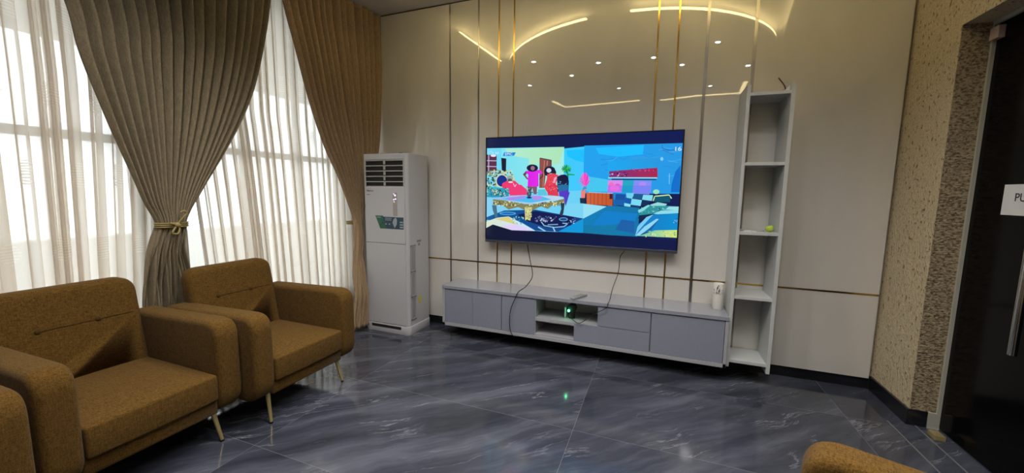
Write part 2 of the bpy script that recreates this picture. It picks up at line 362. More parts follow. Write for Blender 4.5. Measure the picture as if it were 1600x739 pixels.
# ceiling: dropped panel between two arcs with hidden LED strips
ZD = 3.09
cx0, cy0, R0 = -.47, -2.23, 1.66
arc = [(cx0+R0*math.cos(a), cy0+R0*math.sin(a)) for a in np.linspace(math.radians(17), math.radians(157), 40)]
out = arc + [(-1.95, -3.5), (-1.82, -4.13), (1.13, -3.98), (1.1, -3.2)]
bm = bmesh.new(); prism(bm, out, ZD, ZD+.035, 'xy')
tr2 = struct('trim_3', bm, M_ceil)
for x, y in ((-1.2, -2), (.2, -2), (-1.2, -3.4), (.2, -3.4)): obj('hanger', boxbm(x-.05, x+.05, y-.05, y+.05, ZD+.035, ZC), M_ceil, tr2)
for nm_, pts_ in (('trim_8', [(-2.06, -1.56), (-2.13, -.42), (-2.30, -.42), (-2.30, -1.56)]), ('trim_9', [(1.145, -1.66), (1.0, -.7), (1.25, -.7), (1.33, -1.66)])):
    bm = bmesh.new(); prism(bm, pts_, ZD, ZD+.035, 'xy'); q_ = struct(nm_, bm, M_ceil)
    cxx = sum(p[0] for p in pts_)/4; obj('hanger', boxbm(cxx-.03, cxx+.03, -1.1, -.9, ZD+.035, ZC), M_ceil, q_)
M_led = emit('warm_led', (1.0, .78, .32), LED_E, raw=True)
M_led2 = emit('warm_led_bare', (1.0, .80, .38), 6.0, raw=True)
def led(pts, z, w=.022, nm='led_strip'):
    bm = bmesh.new(); P = [Vector(p+(0,)) for p in pts]
    L = []
    for i, p in enumerate(P):
        tt = (P[min(i+1, len(P)-1)]-P[max(i-1, 0)]).normalized(); nn = Vector((-tt.y, tt.x, 0))
        L.append([bm.verts.new((q.x, q.y, zz)) for q in (p+nn*w, p-nn*w) for zz in (z, z+.008)])
    for A, B in zip(L, L[1:]):
        for k, m_ in ((0, 1), (1, 3), (3, 2), (2, 0)): bm.faces.new((A[k], A[m_], B[m_], B[k]))
    bm.faces.new([L[0][k] for k in (0, 1, 3, 2)]); bm.faces.new([L[-1][k] for k in (0, 1, 3, 2)])
    return obj(nm, bm, M_led if z > ZD else M_led2, None)
def arcpts(a0, a1, R=R0, n=24): return [(cx0+R*math.cos(a), cy0+R*math.sin(a)) for a in np.linspace(math.radians(a0), math.radians(a1), n)]
LG = 'warm cove strips on the ceiling panel'
tag(led(arcpts(157, 101, R0-.03), ZD+.055), 'warm cove light strip along the left arc of the ceiling panel', 'light', LG)
tag(led(arcpts(86, 17.5, R0-.03), ZD+.055), 'warm cove light strip along the right arc of the ceiling panel', 'light', LG)
tag(led([(-2.09, -1.5), (-2.16, -.5)], ZD+.055, .02), 'short warm light strip running from the left arc towards the window corner', 'light', LG)
tag(led([(1.17, -1.60), (1.04, -.8)], ZD+.055, .015), 'short warm light strip rising from the right arc end', 'light', LG)
tag(led([(-1.93, -3.6), (-1.82, -4.16), (-.43, -4.03)], ZD-.012, .03), 'warm light strip with a bent left end at the rear of the ceiling panel', 'light', LG)
tag(led([(-.08, -4.12), (.5, -3.98), (1.15, -4.0), (1.1, -3.3)], ZD-.012, .03), 'warm light strip with a bent right end at the rear of the ceiling panel', 'light', LG)
M_lens = emit('downlight_lens', (.88, .94, 1.0), 40, raw=True)
for i, (x, y, lb) in enumerate([(-1.61, -1.48, 'nearest the left arc'), (-2.0, -2.5, 'furthest towards the windows'), (-1.27, -2.2, 'in the left middle of the ceiling panel'), (-.83, -1.78, 'just left of centre near the arc gap'),
        (-.7, -3.1, 'rear left above the room'), (-.16, -1.8, 'just right of the arc gap'), (.18, -2.2, 'in the right middle of the ceiling panel'), (.51, -1.52, 'nearest the right arc'), (.98, -2.5, 'furthest towards the door'), (.64, -3.4, 'rear right above the room')]):
    e = empty('downlight', (x, y, ZD), 'small round recessed downlight ' + lb, 'ceiling light', group='recessed downlights in the ceiling panel')
    bm = bmesh.new(); cyl(bm, (0, 0, -.006), (0, 0, 0), .045, n=32); obj('trim_ring', bm, M_white_pl, e)
    bm = bmesh.new(); cyl(bm, (0, 0, -.009), (0, 0, -.006), .026, n=24); obj('lens', bm, M_lens, e)
    lamp('downlight_beam', 'SPOT', (x, y, ZD-.02), SPOT_W*4, (1, .96, .92), spot_size=math.radians(140), spot_blend=1.0, shadow_soft_size=.09).parent = None

# ------------------------------------------------------------------ door on the right
dr = struct('door_1', boxbm(XD, XD+.04, YO2, YO-.0, .012, ZO-.02), M_glass_black)
fb = bmesh.new()
box(fb, XD-.016, XD, YO-.02, YO, 0, ZO); box(fb, XD-.016, XD, YO2, YO-.02, ZO-.02, ZO)
obj('door_frame', fb, M_frame_white, dr)
bm = bmesh.new(); cyl(bm, (XD-.045, -.93, .66), (XD-.045, -.93, 1.9), .016, n=20)
for z in (.85, 1.7): cyl(bm, (XD-.045, -.93, z), (XD, -.93, z), .01, n=12)
obj('door_handle', bm, M_chrome, dr, True)
obj('closer_bracket', boxbm(XD-.03, XD, -.515, -.455, 2.255, 2.32, bev=.003), simple('pinkish_beige_plastic', (190, 165, 150), .5), dr)
obj('hinge', boxbm(XD-.09, XD-.04, -.60, -.53, .0, .03, bev=.004), M_brass, dr)
sg = tag(obj('sign', boxbm(XD-.002, XD-.0005, -.90, -.665, 1.322, 1.476), M_paper), 'white paper notice stuck on the black glass door', 'sign')
text_mesh('lettering', 'PULL', .058, M_ink, sg, (XD-.003, -.735, 1.392), (PI/2, 0, -PI/2), .0003)
struct('trim_4', boxbm(1.605, XD-.016, YO-.02, YO+.0, 0, .1), M_frame_white)
bm = bmesh.new(); box(bm, 1.415, 1.423, YO2, -.45, .0, .0015); box(bm, 1.55, 1.558, YO2, -.45, .0, .0015); struct('trim_5', bm, simple('pale_grout', (105, 105, 105), .6))

# ------------------------------------------------------------------ television
TL, TR, TT, TB, TY = -1.553, .157, 1.912, .940, -.09
tv = empty('television', (-.698, 0, TB), 'large flat television showing a colourful film scene, mounted on the glossy wall', 'television')
ox, oz = -.698, TB
def tvb(bm, x0, x1, y0, y1, z0, z1, **k): box(bm, x0-ox, x1-ox, y0, y1, z0-oz, z1-oz, **k)
bm = bmesh.new(); tvb(bm, TL, TR, TY+.004, TY+.03, TB, TT, bev=.003); tvb(bm, TL+.3, TR-.3, TY+.03, -.035, TB+.12, TT-.25, bev=.01); obj('housing', bm, M_bezel, tv)
bm = bmesh.new(); tvb(bm, -1.0, -.4, -.035, -.0005, 1.3, 1.6); obj('wall_bracket', bm, M_black, tv)
bm = bmesh.new(); b_ = .006
for q in ((TL, TR, TT-b_, TT), (TL, TL+b_, TB, TT), (TR-b_, TR, TB, TT)): tvb(bm, q[0], q[1], TY-.002, TY+.006, q[2], q[3])
obj('bezel', bm, M_bezel, tv)
bm = bmesh.new(); tvb(bm, TL, TR, TY-.004, TY+.006, TB-.012, TB+.012, bev=.002); obj('lower_trim', bm, simple('grey_tv_chin', (95, 98, 112), .3, metal=.7), tv)

# film picture: flat coloured shapes, drawn in picture coordinates of the screen
QO = {'A': (750, 200), 'B': (750, 290), 'C': (910, 200), 'D': (910, 290)}
src = [(758.8, 216.7), (1068.9, 200.5), (1059.8, 396), (758.8, 378)]; dst = [(0, 1), (1, 1), (1, 0), (0, 0)]
A_ = []
for (x, y), (u, v) in zip(src, dst): A_ += [[x, y, 1, 0, 0, 0, -u*x, -u*y], [0, 0, 0, x, y, 1, -v*x, -v*y]]
Hm = np.linalg.solve(np.array(A_), np.array([c for p in dst for c in p]))
def scr(q, p):
    x = QO[q][0]+p[0]/7.3875; y = QO[q][1]+p[1]/7.3875; w = Hm[6]*x+Hm[7]*y+1
    return (min(max((Hm[0]*x+Hm[1]*y+Hm[2])/w, .006), .994), min(max((Hm[3]*x+Hm[4]*y+Hm[5])/w, .008), .992))
scr_bm = bmesh.new(); scr_col = scr_bm.loops.layers.color.new('picture'); layer = [0]
def shp(q, pts, rgb, rgb2=None):
    """rgb2: colour at the right-most end for a soft blend"""
    layer[0] += 1; P = [scr(q, p) for p in pts]
    y = TY+.0035-.000006*layer[0]
    vs = [scr_bm.verts.new((TL+u*(TR-TL)-ox, y, TB+v*(TT-TB)-oz)) for u, v in P]
    try: f = scr_bm.faces.new(vs)
    except Exception: return
    if f.normal.y > 0: pass
    us = [u for u, v in P]; a, b = min(us), max(us)
    for lp, (u, v) in zip(f.loops, P):
        c1 = [x/255 for x in rgb]; c2 = [x/255 for x in (rgb2 or rgb)]; k = (u-a)/max(b-a, 1e-6)
        lp[scr_col] = tuple(c1[i]*(1-k)+c2[i]*k for i in range(3))+(1,)
def ell(q, cx, cy, rx, ry, rgb, n=18, rgb2=None, rot=0):
    shp(q, [(cx+rx*math.cos(2*PI*i/n)*math.cos(rot)-ry*math.sin(2*PI*i/n)*math.sin(rot), cy+rx*math.cos(2*PI*i/n)*math.sin(rot)+ry*math.sin(2*PI*i/n)*math.cos(rot)) for i in range(n)], rgb, rgb2)
def line(q, pts, w, rgb):
    for (a, b) in zip(pts, pts[1:]):
        d = math.hypot(b[0]-a[0], b[1]-a[1]) or 1; nx, ny = -(b[1]-a[1])/d*w/2, (b[0]-a[0])/d*w/2
        shp(q, [(a[0]+nx, a[1]+ny), (b[0]+nx, b[1]+ny), (b[0]-nx, b[1]-ny), (a[0]-nx, a[1]-ny)], rgb)
rs = random.Random(3)
def blot(q, x0, x1, y0, y1, n, s, cols):
    s *= .62
    for _ in range(int(n*1.4)):
        ell(q, rs.uniform(x0, x1), rs.uniform(y0, y1), s*rs.uniform(.5, 1.6), s*rs.uniform(.3, .9), rs.choice(cols), 7, rot=rs.uniform(0, 3))
# letterbox
shp('A', [(40, 100), (2400, -40), (2340, 1480), (40, 1400)], (22, 32, 70), (20, 30, 82))
# wall of the film room
shp('A', [(70, 245), (960, 222), (960, 745), (70, 760)], (120, 222, 240), (160, 230, 225))
shp('A', [(280, 250), (960, 224), (900, 420), (500, 430), (320, 300)], (175, 232, 205), (170, 225, 180))
shp('A', [(70, 247), (240, 243), (250, 700), (70, 700)], (120, 215, 245), (110, 215, 240))
shp('A', [(300, 320), (560, 360), (520, 745), (300, 745)], (120, 220, 235), (135, 225, 235))
shp('A', [(960, 240), (1200, 215), (1200, 745), (960, 745)], (60, 200, 245), (70, 195, 250))
shp('A', [(985, 262), (1190, 245), (1190, 400), (1100, 380), (1000, 330)], (30, 190, 250))
shp('B', [(70, 120), (1190, 60), (1190, 575), (70, 500)], (130, 205, 240), (105, 205, 242))
# blue marble wall
shp('C', [(10, 205), (1155, 165), (1140, 760), (0, 760)], (35, 160, 235), (40, 150, 225))
shp('C', [(140, 230), (500, 205), (700, 190), (690, 300), (400, 330), (180, 300)], (30, 185, 250))
shp('C', [(40, 560), (300, 600), (300, 740), (40, 740)], (70, 195, 235)); shp('C', [(560, 330), (910, 320), (890, 420), (520, 430)], (50, 155, 225))
for k in range(26):
    x, y = rs.uniform(20, 1000), rs.uniform(230, 700); line('C', [(x, y), (x+rs.uniform(30, 90), y+rs.uniform(-30, 30)), (x+rs.uniform(100, 170), y+rs.uniform(-40, 40))], 5, rs.choice([(35, 125, 200), (80, 175, 235), (25, 140, 215)]))
shp('C', [(1130, 420), (1143, 740), (1020, 740), (1030, 640), (1070, 500)], (20, 110, 200))
line('C', [(912, 185), (912, 230)], 6, (60, 100, 160)); line('C', [(915, 225), (980, 250), (1050, 245)], 7, (40, 90, 160)); line('C', [(915, 245), (1050, 300)], 6, (50, 110, 180))
# floor right, carpet
shp('D', [(0, 215), (300, 250), (0, 400)], (150, 220, 240)); shp('D', [(-240, 215), (5, 210), (5, 400), (-240, 520)], (120, 208, 240))
shp('D', [(300, 235), (660, 260), (640, 600), (0, 568), (-290, 548), (0, 395)], (18, 130, 190), (22, 115, 165))
shp('D', [(250, 300), (640, 330), (600, 440), (100, 480)], (20, 125, 200)); shp('D', [(0, 470), (560, 480), (560, 590), (0, 565)], (20, 120, 165))
shp('D', [(450, 400), (600, 420), (600, 560), (380, 520)], (30, 95, 165))
# wall screen in the film
shp('C', [(285, 380), (895, 335), (870, 585), (285, 590)], (30, 165, 235), (40, 150, 220))
shp('C', [(300, 500), (860, 455), (865, 575), (300, 580)], (120, 50, 120), (170, 40, 80))
blot('C', 310, 520, 500, 565, 26, 12, [(230, 120, 160), (60, 30, 110), (200, 200, 240), (30, 20, 80)]); blot('C', 520, 850, 465, 500, 16, 12, [(210, 90, 150), (90, 30, 100), (180, 110, 190)])
shp('C', [(290, 570), (860, 568), (860, 582), (290, 584)], (150, 220, 240)); shp('C', [(330, 586), (850, 586), (850, 600), (330, 603)], (20, 60, 120))
ell('C', 910, 352, 18, 22, (120, 200, 240)); line('C', [(1000, 520), (1000, 650)], 6, (140, 210, 245))
# painted panels
shp('C', [(290, 605), (460, 605), (450, 745), (285, 745)], (210, 140, 230)); ell('C', 330, 660, 32, 30, (240, 110, 190)); ell('C', 400, 670, 32, 26, (215, 90, 200)); shp('C', [(285, 715), (360, 745), (285, 745)], (150, 60, 240))
shp('C', [(460, 605), (585, 610), (575, 730), (455, 730)], (40, 165, 190)); shp('C', [(590, 605), (795, 610), (785, 745), (575, 745)], (130, 140, 240)); ell('C', 690, 650, 42, 32, (175, 135, 240))
shp('D', [(290, 0), (455, 0), (445, 75), (285, 85)], (190, 110, 235)); ell('D', 365, 35, 55, 35, (225, 110, 220)); shp('D', [(455, 0), (580, 0), (575, 85), (445, 75)], (30, 155, 200)); shp('D', [(580, 0), (790, 0), (770, 105), (575, 95)], (120, 130, 240))
# sideboard
shp('D', [(65, 80), (345, 92), (345, 130), (65, 100)], (180, 210, 235)); shp('D', [(40, 85), (345, 98), (345, 240), (45, 222)], (205, 100, 65), (190, 85, 45))
for x in (90, 130, 175, 225, 270): line('D', [(x, 92), (x, 228)], 7, rs.choice([(235, 150, 110), (160, 70, 35)]))
shp('D', [(308, 98), (342, 98), (342, 160), (308, 160)], (70, 30, 50))
# chequered chairs
for P_, c_ in (([(350, 90), (500, 95), (500, 235), (355, 235)], (40, 130, 200)), ([(380, 100), (495, 105), (490, 180), (375, 165)], (25, 80, 160)), ([(500, 88), (600, 90), (570, 155), (505, 145)], (110, 205, 235)), ([(590, 95), (700, 100), (690, 160), (580, 155)], (30, 90, 140)), ([(700, 108), (815, 112), (800, 180), (685, 165)], (130, 215, 235)), ([(485, 150), (560, 155), (555, 220), (480, 205)], (20, 90, 170)), ([(565, 155), (685, 170), (670, 240), (555, 225)], (120, 215, 240)), ([(685, 172), (790, 180), (740, 235), (675, 235)], (20, 50, 90)), ([(480, 205), (555, 220), (550, 250), (480, 242)], (130, 220, 240)), ([(555, 228), (665, 240), (660, 265), (550, 252)], (25, 60, 110)), ([(360, 165), (480, 170), (478, 240), (358, 230)], (25, 95, 170))): shp('D', P_, c_)
ell('D', 850, 72, 38, 28, (150, 220, 190)); line('D', [(815, 180), (835, 125), (1000, 108), (1030, 150)], 14, (190, 225, 170)); shp('D', [(835, 130), (1010, 120), (1015, 195), (830, 190)], (20, 85, 110))
# bed linen at the right
shp('D', [(640, 300), (780, 225), (1115, 245), (1110, 330), (820, 330), (660, 350)], (40, 140, 150), (60, 150, 170)); shp('D', [(780, 225), (870, 195), (980, 215), (960, 235), (800, 238)], (150, 215, 215))
blot('D', 680, 960, 250, 320, 28, 14, [(90, 190, 170), (20, 80, 90), (60, 150, 140), (150, 215, 190)])
shp('D', [(640, 290), (760, 225), (780, 235), (700, 300), (650, 320)], (130, 215, 220)); shp('D', [(820, 330), (900, 295), (1115, 280), (1112, 320), (900, 340)], (140, 215, 230)); shp('D', [(1000, 245), (1115, 245), (1115, 285), (960, 280)], (150, 220, 225))
shp('D', [(640, 375), (740, 340), (820, 330), (660, 400)], (15, 45, 70)); shp('D', [(610, 590), (650, 450), (820, 338), (1110, 322), (1105, 525), (900, 530), (760, 545)], (25, 120, 195), (15, 140, 205))
shp('D', [(612, 590), (640, 480), (740, 370), (820, 338), (720, 450), (660, 520)], (120, 200, 235)); shp('D', [(612, 590), (720, 480), (860, 388), (885, 395), (790, 490), (660, 590)], (140, 210, 235)); shp('D', [(720, 555), (860, 420), (885, 400), (800, 520)], (20, 95, 160))
shp('D', [(650, 592), (840, 525), (1100, 520), (1103, 612)], (90, 190, 190), (210, 225, 110)); blot('D', 720, 1080, 535, 598, 28, 18, [(225, 230, 130), (150, 210, 160), (200, 225, 190), (120, 190, 120)])
blot('D', 1060, 1105, 380, 440, 6, 10, [(20, 40, 80), (150, 180, 230)])
# bookcase, black doorway, door
shp('A', [(75, 318), (188, 325), (188, 505), (75, 515)], (90, 45, 70))
for y in (388, 455): line('A', [(75, y), (188, y+2)], 9, (190, 190, 225))
line('A', [(97, 318), (97, 510)], 10, (180, 180, 220)); ell('A', 150, 330, 32, 14, (230, 225, 240))
shp('A', [(240, 355), (298, 362), (296, 510), (248, 500)], (30, 32, 50)); shp('A', [(680, 350), (818, 378), (818, 470), (760, 460), (735, 700), (680, 700)], (150, 85, 75), (120, 70, 70))
line('A', [(684, 352), (684, 700)], 8, (110, 50, 50)); line('A', [(684, 352), (818, 378)], 8, (50, 60, 70)); line('A', [(812, 378), (812, 470)], 8, (60, 50, 60)); line('A', [(735, 380), (722, 690)], 8, (200, 130, 110)); line('A', [(770, 385), (765, 440)], 8, (190, 150, 150))
# carved chair and seated figure
blot('A', 80, 370, 490, 570, 60, 20, [(215, 205, 140), (140, 130, 80), (225, 220, 170), (90, 90, 50), (70, 80, 60)]); blot('A', 75, 190, 560, 735, 60, 18, [(185, 185, 130), (50, 70, 60), (215, 215, 160), (60, 160, 160), (40, 50, 50)])
ell('A', 250, 622, 70, 78, (230, 225, 170)); ell('A', 250, 622, 60, 68, (20, 50, 140)); line('A', [(370, 560), (400, 640), (440, 700)], 14, (210, 205, 140))
shp('A', [(110, 690), (280, 700), (330, 745), (90, 745)], (60, 190, 200)); shp('A', [(255, 650), (330, 610), (400, 620), (445, 660), (470, 745), (300, 745), (250, 690)], (230, 60, 110))
shp('B', [(280, 0), (470, 0), (540, 60), (540, 120), (340, 128), (330, 60)], (235, 60, 120)); line('A', [(380, 650), (400, 690), (415, 660)], 8, (250, 190, 220)); ell('A', 340, 592, 36, 34, (150, 165, 160)); ell('A', 340, 612, 26, 18, (70, 90, 90)); ell('A', 350, 635, 28, 10, (245, 210, 225))
shp('B', [(75, 50), (330, 40), (330, 140), (150, 150), (75, 145)], (40, 150, 180)); blot('B', 80, 330, 40, 140, 55, 16, [(195, 195, 130), (50, 60, 50), (60, 170, 190), (215, 215, 170), (40, 60, 50)])
# standing figures
shp('A', [(545, 660), (655, 660), (650, 745), (610, 745), (600, 700), (585, 745), (550, 745)], (110, 70, 90)); shp('B', [(600, 0), (655, 0), (650, 110), (615, 110)], (120, 90, 110)); shp('A', [(490, 545), (530, 500), (545, 520), (520, 555), (555, 600), (540, 605)], (110, 60, 80))
shp('A', [(530, 505), (600, 495), (680, 490), (715, 520), (700, 545), (670, 530), (672, 685), (545, 685), (550, 545), (525, 530)], (215, 35, 225), (225, 50, 230)); ell('A', 598, 470, 66, 42, (25, 30, 60)); ell('A', 602, 472, 24, 26, (150, 110, 130)); line('A', [(705, 540), (720, 560), (680, 600)], 12, (80, 50, 60))
ell('A', 765, 510, 34, 50, (30, 35, 55)); ell('A', 800, 490, 60, 42, (25, 30, 55)); ell('A', 848, 520, 24, 34, (30, 35, 55)); ell('A', 788, 496, 28, 26, (215, 215, 235))
shp('A', [(770, 540), (850, 530), (910, 560), (870, 640), (885, 745), (765, 745), (735, 690), (765, 600)], (225, 70, 85)); shp('B', [(755, 0), (885, 0), (905, 130), (780, 120)], (220, 60, 85))
blot('A', 770, 870, 560, 740, 22, 9, [(250, 150, 160), (190, 30, 50)]); blot('B', 775, 885, 10, 110, 14, 8, [(250, 140, 150), (180, 30, 60)]); shp('A', [(835, 640), (850, 580), (905, 555), (900, 575), (870, 600), (860, 640)], (235, 160, 190))
shp('A', [(880, 570), (930, 545), (1000, 560), (1020, 620), (1015, 745), (890, 745), (885, 640)], (30, 40, 80)); ell('A', 960, 590, 55, 48, (25, 28, 60)); blot('A', 895, 990, 610, 735, 26, 10, [(60, 170, 190), (130, 210, 220), (20, 25, 60)])
shp('B', [(890, 0), (1015, 0), (1010, 60), (900, 80)], (40, 110, 160)); shp('B', [(905, 80), (1000, 55), (1030, 90), (1005, 180), (985, 250), (960, 140), (910, 130)], (85, 60, 190)); shp('B', [(665, 55), (750, 50), (770, 120), (670, 120)], (90, 195, 220))
# plant, pink flowers, vase
for a in range(0, 360, 30): line('A', [(990, 480), (990+55*math.cos(math.radians(a)), 478+48*math.sin(math.radians(a)))], 15, rs.choice([(30, 160, 80), (50, 190, 100), (20, 120, 80)]))
line('A', [(990, 480), (1010, 570)], 14, (30, 130, 80)); shp('A', [(1010, 530), (1090, 540), (1080, 552), (1010, 552)], (40, 165, 90))
for a in range(-70, 75, 14): line('C', [(30, 680), (30+60*math.sin(math.radians(a))-10, 660-140*math.cos(math.radians(a)))], 12, rs.choice([(245, 40, 170), (250, 90, 190), (220, 60, 200)]))
for a in range(-60, 5, 14): line('A', [(1190, 690), (1190+100*math.sin(math.radians(a)), 690-130*math.cos(math.radians(a)))], 4, (150, 140, 220))
shp('D', [(-20, 60), (30, 60), (25, 150), (-20, 150)], (235, 130, 120)); shp('D', [(-35, 150), (30, 150), (20, 215), (-30, 212)], (30, 50, 70)); blot('D', -10, 45, 0, 60, 12, 10, [(220, 120, 130), (100, 120, 80), (240, 180, 190)])
# rug, table
shp('B', [(70, 380), (280, 300), (640, 290), (1190, 390), (900, 545), (640, 535), (480, 440), (75, 410)], (15, 90, 150), (30, 60, 130)); shp('B', [(430, 350), (640, 305), (1080, 375), (1050, 470), (780, 500), (560, 430)], (22, 30, 80))
ell('B', 320, 335, 95, 20, (90, 170, 220)); ell('B', 320, 335, 78, 13, (30, 110, 180)); blot('B', 640, 880, 370, 430, 30, 17, [(120, 130, 180), (175, 185, 215), (90, 100, 150), (25, 35, 90)]); ell('B', 960, 400, 52, 22, (110, 170, 210)); ell('B', 960, 400, 42, 15, (30, 70, 140)); blot('B', 1010, 1110, 390, 450, 8, 15, [(170, 190, 215), (120, 150, 190)])
line('B', [(705, 430), (740, 475), (850, 495), (970, 485), (1010, 450), (950, 445)], 12, (130, 185, 220)); line('B', [(780, 465), (900, 460)], 12, (120, 160, 210)); line('B', [(670, 490), (760, 545)], 16, (140, 200, 235)); line('B', [(840, 490), (865, 545)], 14, (150, 210, 235))
shp('B', [(900, 545), (1190, 395), (1190, 560)], (20, 150, 215))
shp('B', [(150, 170), (260, 180), (560, 232), (860, 190), (970, 160), (975, 215), (830, 240), (780, 280), (700, 250), (600, 300), (500, 290), (440, 260), (330, 290), (260, 240), (150, 235)], (130, 130, 90))
blot('B', 155, 960, 185, 245, 120, 13, [(225, 220, 150), (50, 55, 40), (240, 240, 200), (140, 130, 70)]); shp('B', [(140, 240), (190, 240), (205, 370), (180, 390), (150, 300)], (70, 110, 130)); shp('B', [(925, 210), (975, 210), (960, 330), (945, 360), (915, 345), (935, 280)], (40, 60, 80))
shp('B', [(515, 260), (600, 260), (580, 420), (550, 400), (520, 415)], (200, 200, 140)); blot('B', 515, 595, 250, 410, 26, 11, [(235, 230, 160), (90, 100, 60)])
shp('B', [(150, 160), (400, 125), (880, 130), (970, 155), (860, 182), (560, 225), (260, 180)], (150, 185, 235), (190, 215, 230)); shp('B', [(240, 165), (480, 130), (700, 130), (820, 170), (580, 210), (330, 180)], (80, 185, 235)); shp('B', [(310, 150), (520, 130), (510, 160), (330, 185)], (165, 140, 235)); shp('B', [(590, 130), (700, 128), (720, 165), (620, 180)], (180, 140, 230))
ell('B', 565, 100, 26, 50, (60, 90, 110)); ell('B', 565, 150, 30, 10, (25, 45, 110)); blot('B', 530, 600, 20, 110, 14, 12, [(40, 60, 70), (120, 150, 150), (170, 160, 100)])
# pale cloth bottom left
shp('B', [(75, 520), (75, 430), (200, 385), (330, 370), (480, 445), (640, 538), (370, 532), (160, 465), (100, 515)], (215, 225, 200), (200, 225, 250)); shp('B', [(180, 400), (330, 372), (430, 470), (300, 430)], (215, 205, 130)); shp('B', [(230, 480), (420, 460), (620, 536), (380, 530)], (220, 205, 245)); blot('B', 380, 500, 375, 460, 16, 15, [(120, 210, 200), (60, 170, 180), (180, 230, 200)])
shp('B', [(70, 505), (150, 464), (370, 530), (1190, 558), (2300, 650), (2300, 760), (70, 650)], (20, 26, 52), (18, 26, 70))
shp('A', [(275, 292), (408, 290), (390, 330), (260, 334)], (30, 135, 215)); blot('A', 85, 250, 285, 310, 10, 9, [(225, 235, 250)])
bmesh.ops.recalc_face_normals(scr_bm, faces=scr_bm.faces)
me = bpy.data.meshes.new('screen'); scr_bm.to_mesh(me); scr_bm.free()
m = NT('screen_picture'); m.t.nodes.remove(m.b); vc = m.n('ShaderNodeVertexColor', _layer_name='picture'); em = m.n('ShaderNodeEmission'); em.inputs[1].default_value = .78; m.l(vc.outputs[0], em.inputs[0])
gm = m.n('ShaderNodeBsdfGlossy'); gm.inputs[0].default_value = (.02, .02, .02, 1); gm.inputs['Roughness'].default_value = .1; ads = m.n('ShaderNodeAddShader'); m.l(em.outputs[0], ads.inputs[0]); m.l(gm.outputs[0], ads.inputs[1]); m.l(ads.outputs[0], m.out.inputs[0])
sc_o = link('screen', me, tv, (m.m,))
M_txt = emit('screen_lettering', (225, 235, 250), .78)
def scr_txt(s, q, p, size, sx=1):
    u, v = scr(q, p); text_mesh('screen_lettering', s, size, M_txt, sc_o, (TL+u*(TR-TL)-ox, TY-.0065, TB+v*(TT-TB)-oz), (PI/2, 0, 0), .0001, sx=sx)
scr_txt('EPIC', 'A', (285, 326), .032, 1.2); scr_txt('16', 'C', (1045, 258), .045, 1.3)

# ------------------------------------------------------------------ console
CX0, CX1, CY, CZ0, CZ1 = -1.894, .524, -.325, .127, .519
co = empty('tv_console', (0, 0, 0), 'long grey wall hung media console with doors, drawers and two open niches', 'tv console')
bm = bmesh.new()
box(bm, CX0, CX1, CY-.006, -.004, CZ1-.03, CZ1, bev=.002)            # top
obj('top_board', bm, simple('glossy_grey_top', (144, 147, 158), .2, coat=.6), co)
bm = bmesh.new()
box(bm, CX0, CX1, CY, -.004, CZ0, CZ0+.03, bev=.0015); box(bm, CX0, CX0+.028, CY, -.004, CZ0, CZ1-.03, bev=.0015); box(bm, CX1-.022, CX1, CY, -.004, CZ0, CZ1-.03, bev=.0015)
for x in (-1.272, -.968): box(bm, x-.009, x+.009, CY+.012, -.004, CZ0+.03, CZ1-.03)
box(bm, -.425, -.405, CY+.03, -.004, .316, CZ1-.03); box(bm, -.62, -.6, CY+.03, -.004, CZ0+.03, .29); box(bm, -.02, -.002, CY+.03, -.004, CZ0+.03, CZ1-.03)
box(bm, -.962, -.41, CY+.004, -.004, .292, .318)
box(bm, -.962, -.62, CY+.004, -.004, CZ0+.028, .172)
obj('carcass', bm, M_grey_frame, co)
for a_, b_x in ((CX0+.03, -.98), (-.40, CX1-.03)): obj('back_board', boxbm(a_, b_x, -.012, -.004, CZ0+.03, CZ1-.03), M_dark, co)
def door(x0, x1, z0, z1, nm): obj(nm, boxbm(x0, x1, CY+.003, CY+.021, z0, z1, bev=.0012), M_grey_door, co)
Z0, Z1 = CZ0+.032, CZ1-.037
door(CX0+.031, -1.575, Z0, Z1, 'door'); door(-1.573, -1.284, Z0, Z1, 'door'); door(-1.274, -.966, Z0, Z1, 'door')
door(-.424, -.016, .3195, Z1, 'drawer'); door(-.618, -.016, Z0, .315, 'drawer'); door(-.008, CX1-.025, Z0, Z1, 'door')

# ------------------------------------------------------------------ tall open shelf
SX0, SX1, SY = .528, .812, -.285
sh = empty('tall_shelf', (0, 0, 0), 'tall narrow white open shelf unit fixed to the wall right of the television', 'shelf')
obj('side_panel', boxbm(SX0, SX0+.022, SY, -.004, .128, 2.165, bev=.001), M_white_lam, sh)
obj('side_panel', boxbm(SX1-.024, SX1, SY, -.004, .115, 2.165, bev=.001), M_white_lam, sh)
SH = [.185, .672, 1.145, 1.636, 2.112]
for z in SH: obj('shelf_board', boxbm(SX0+.022, SX1-.024, SY+.004, -.004, z-.022, z, bev=.001), M_white_lam, sh)

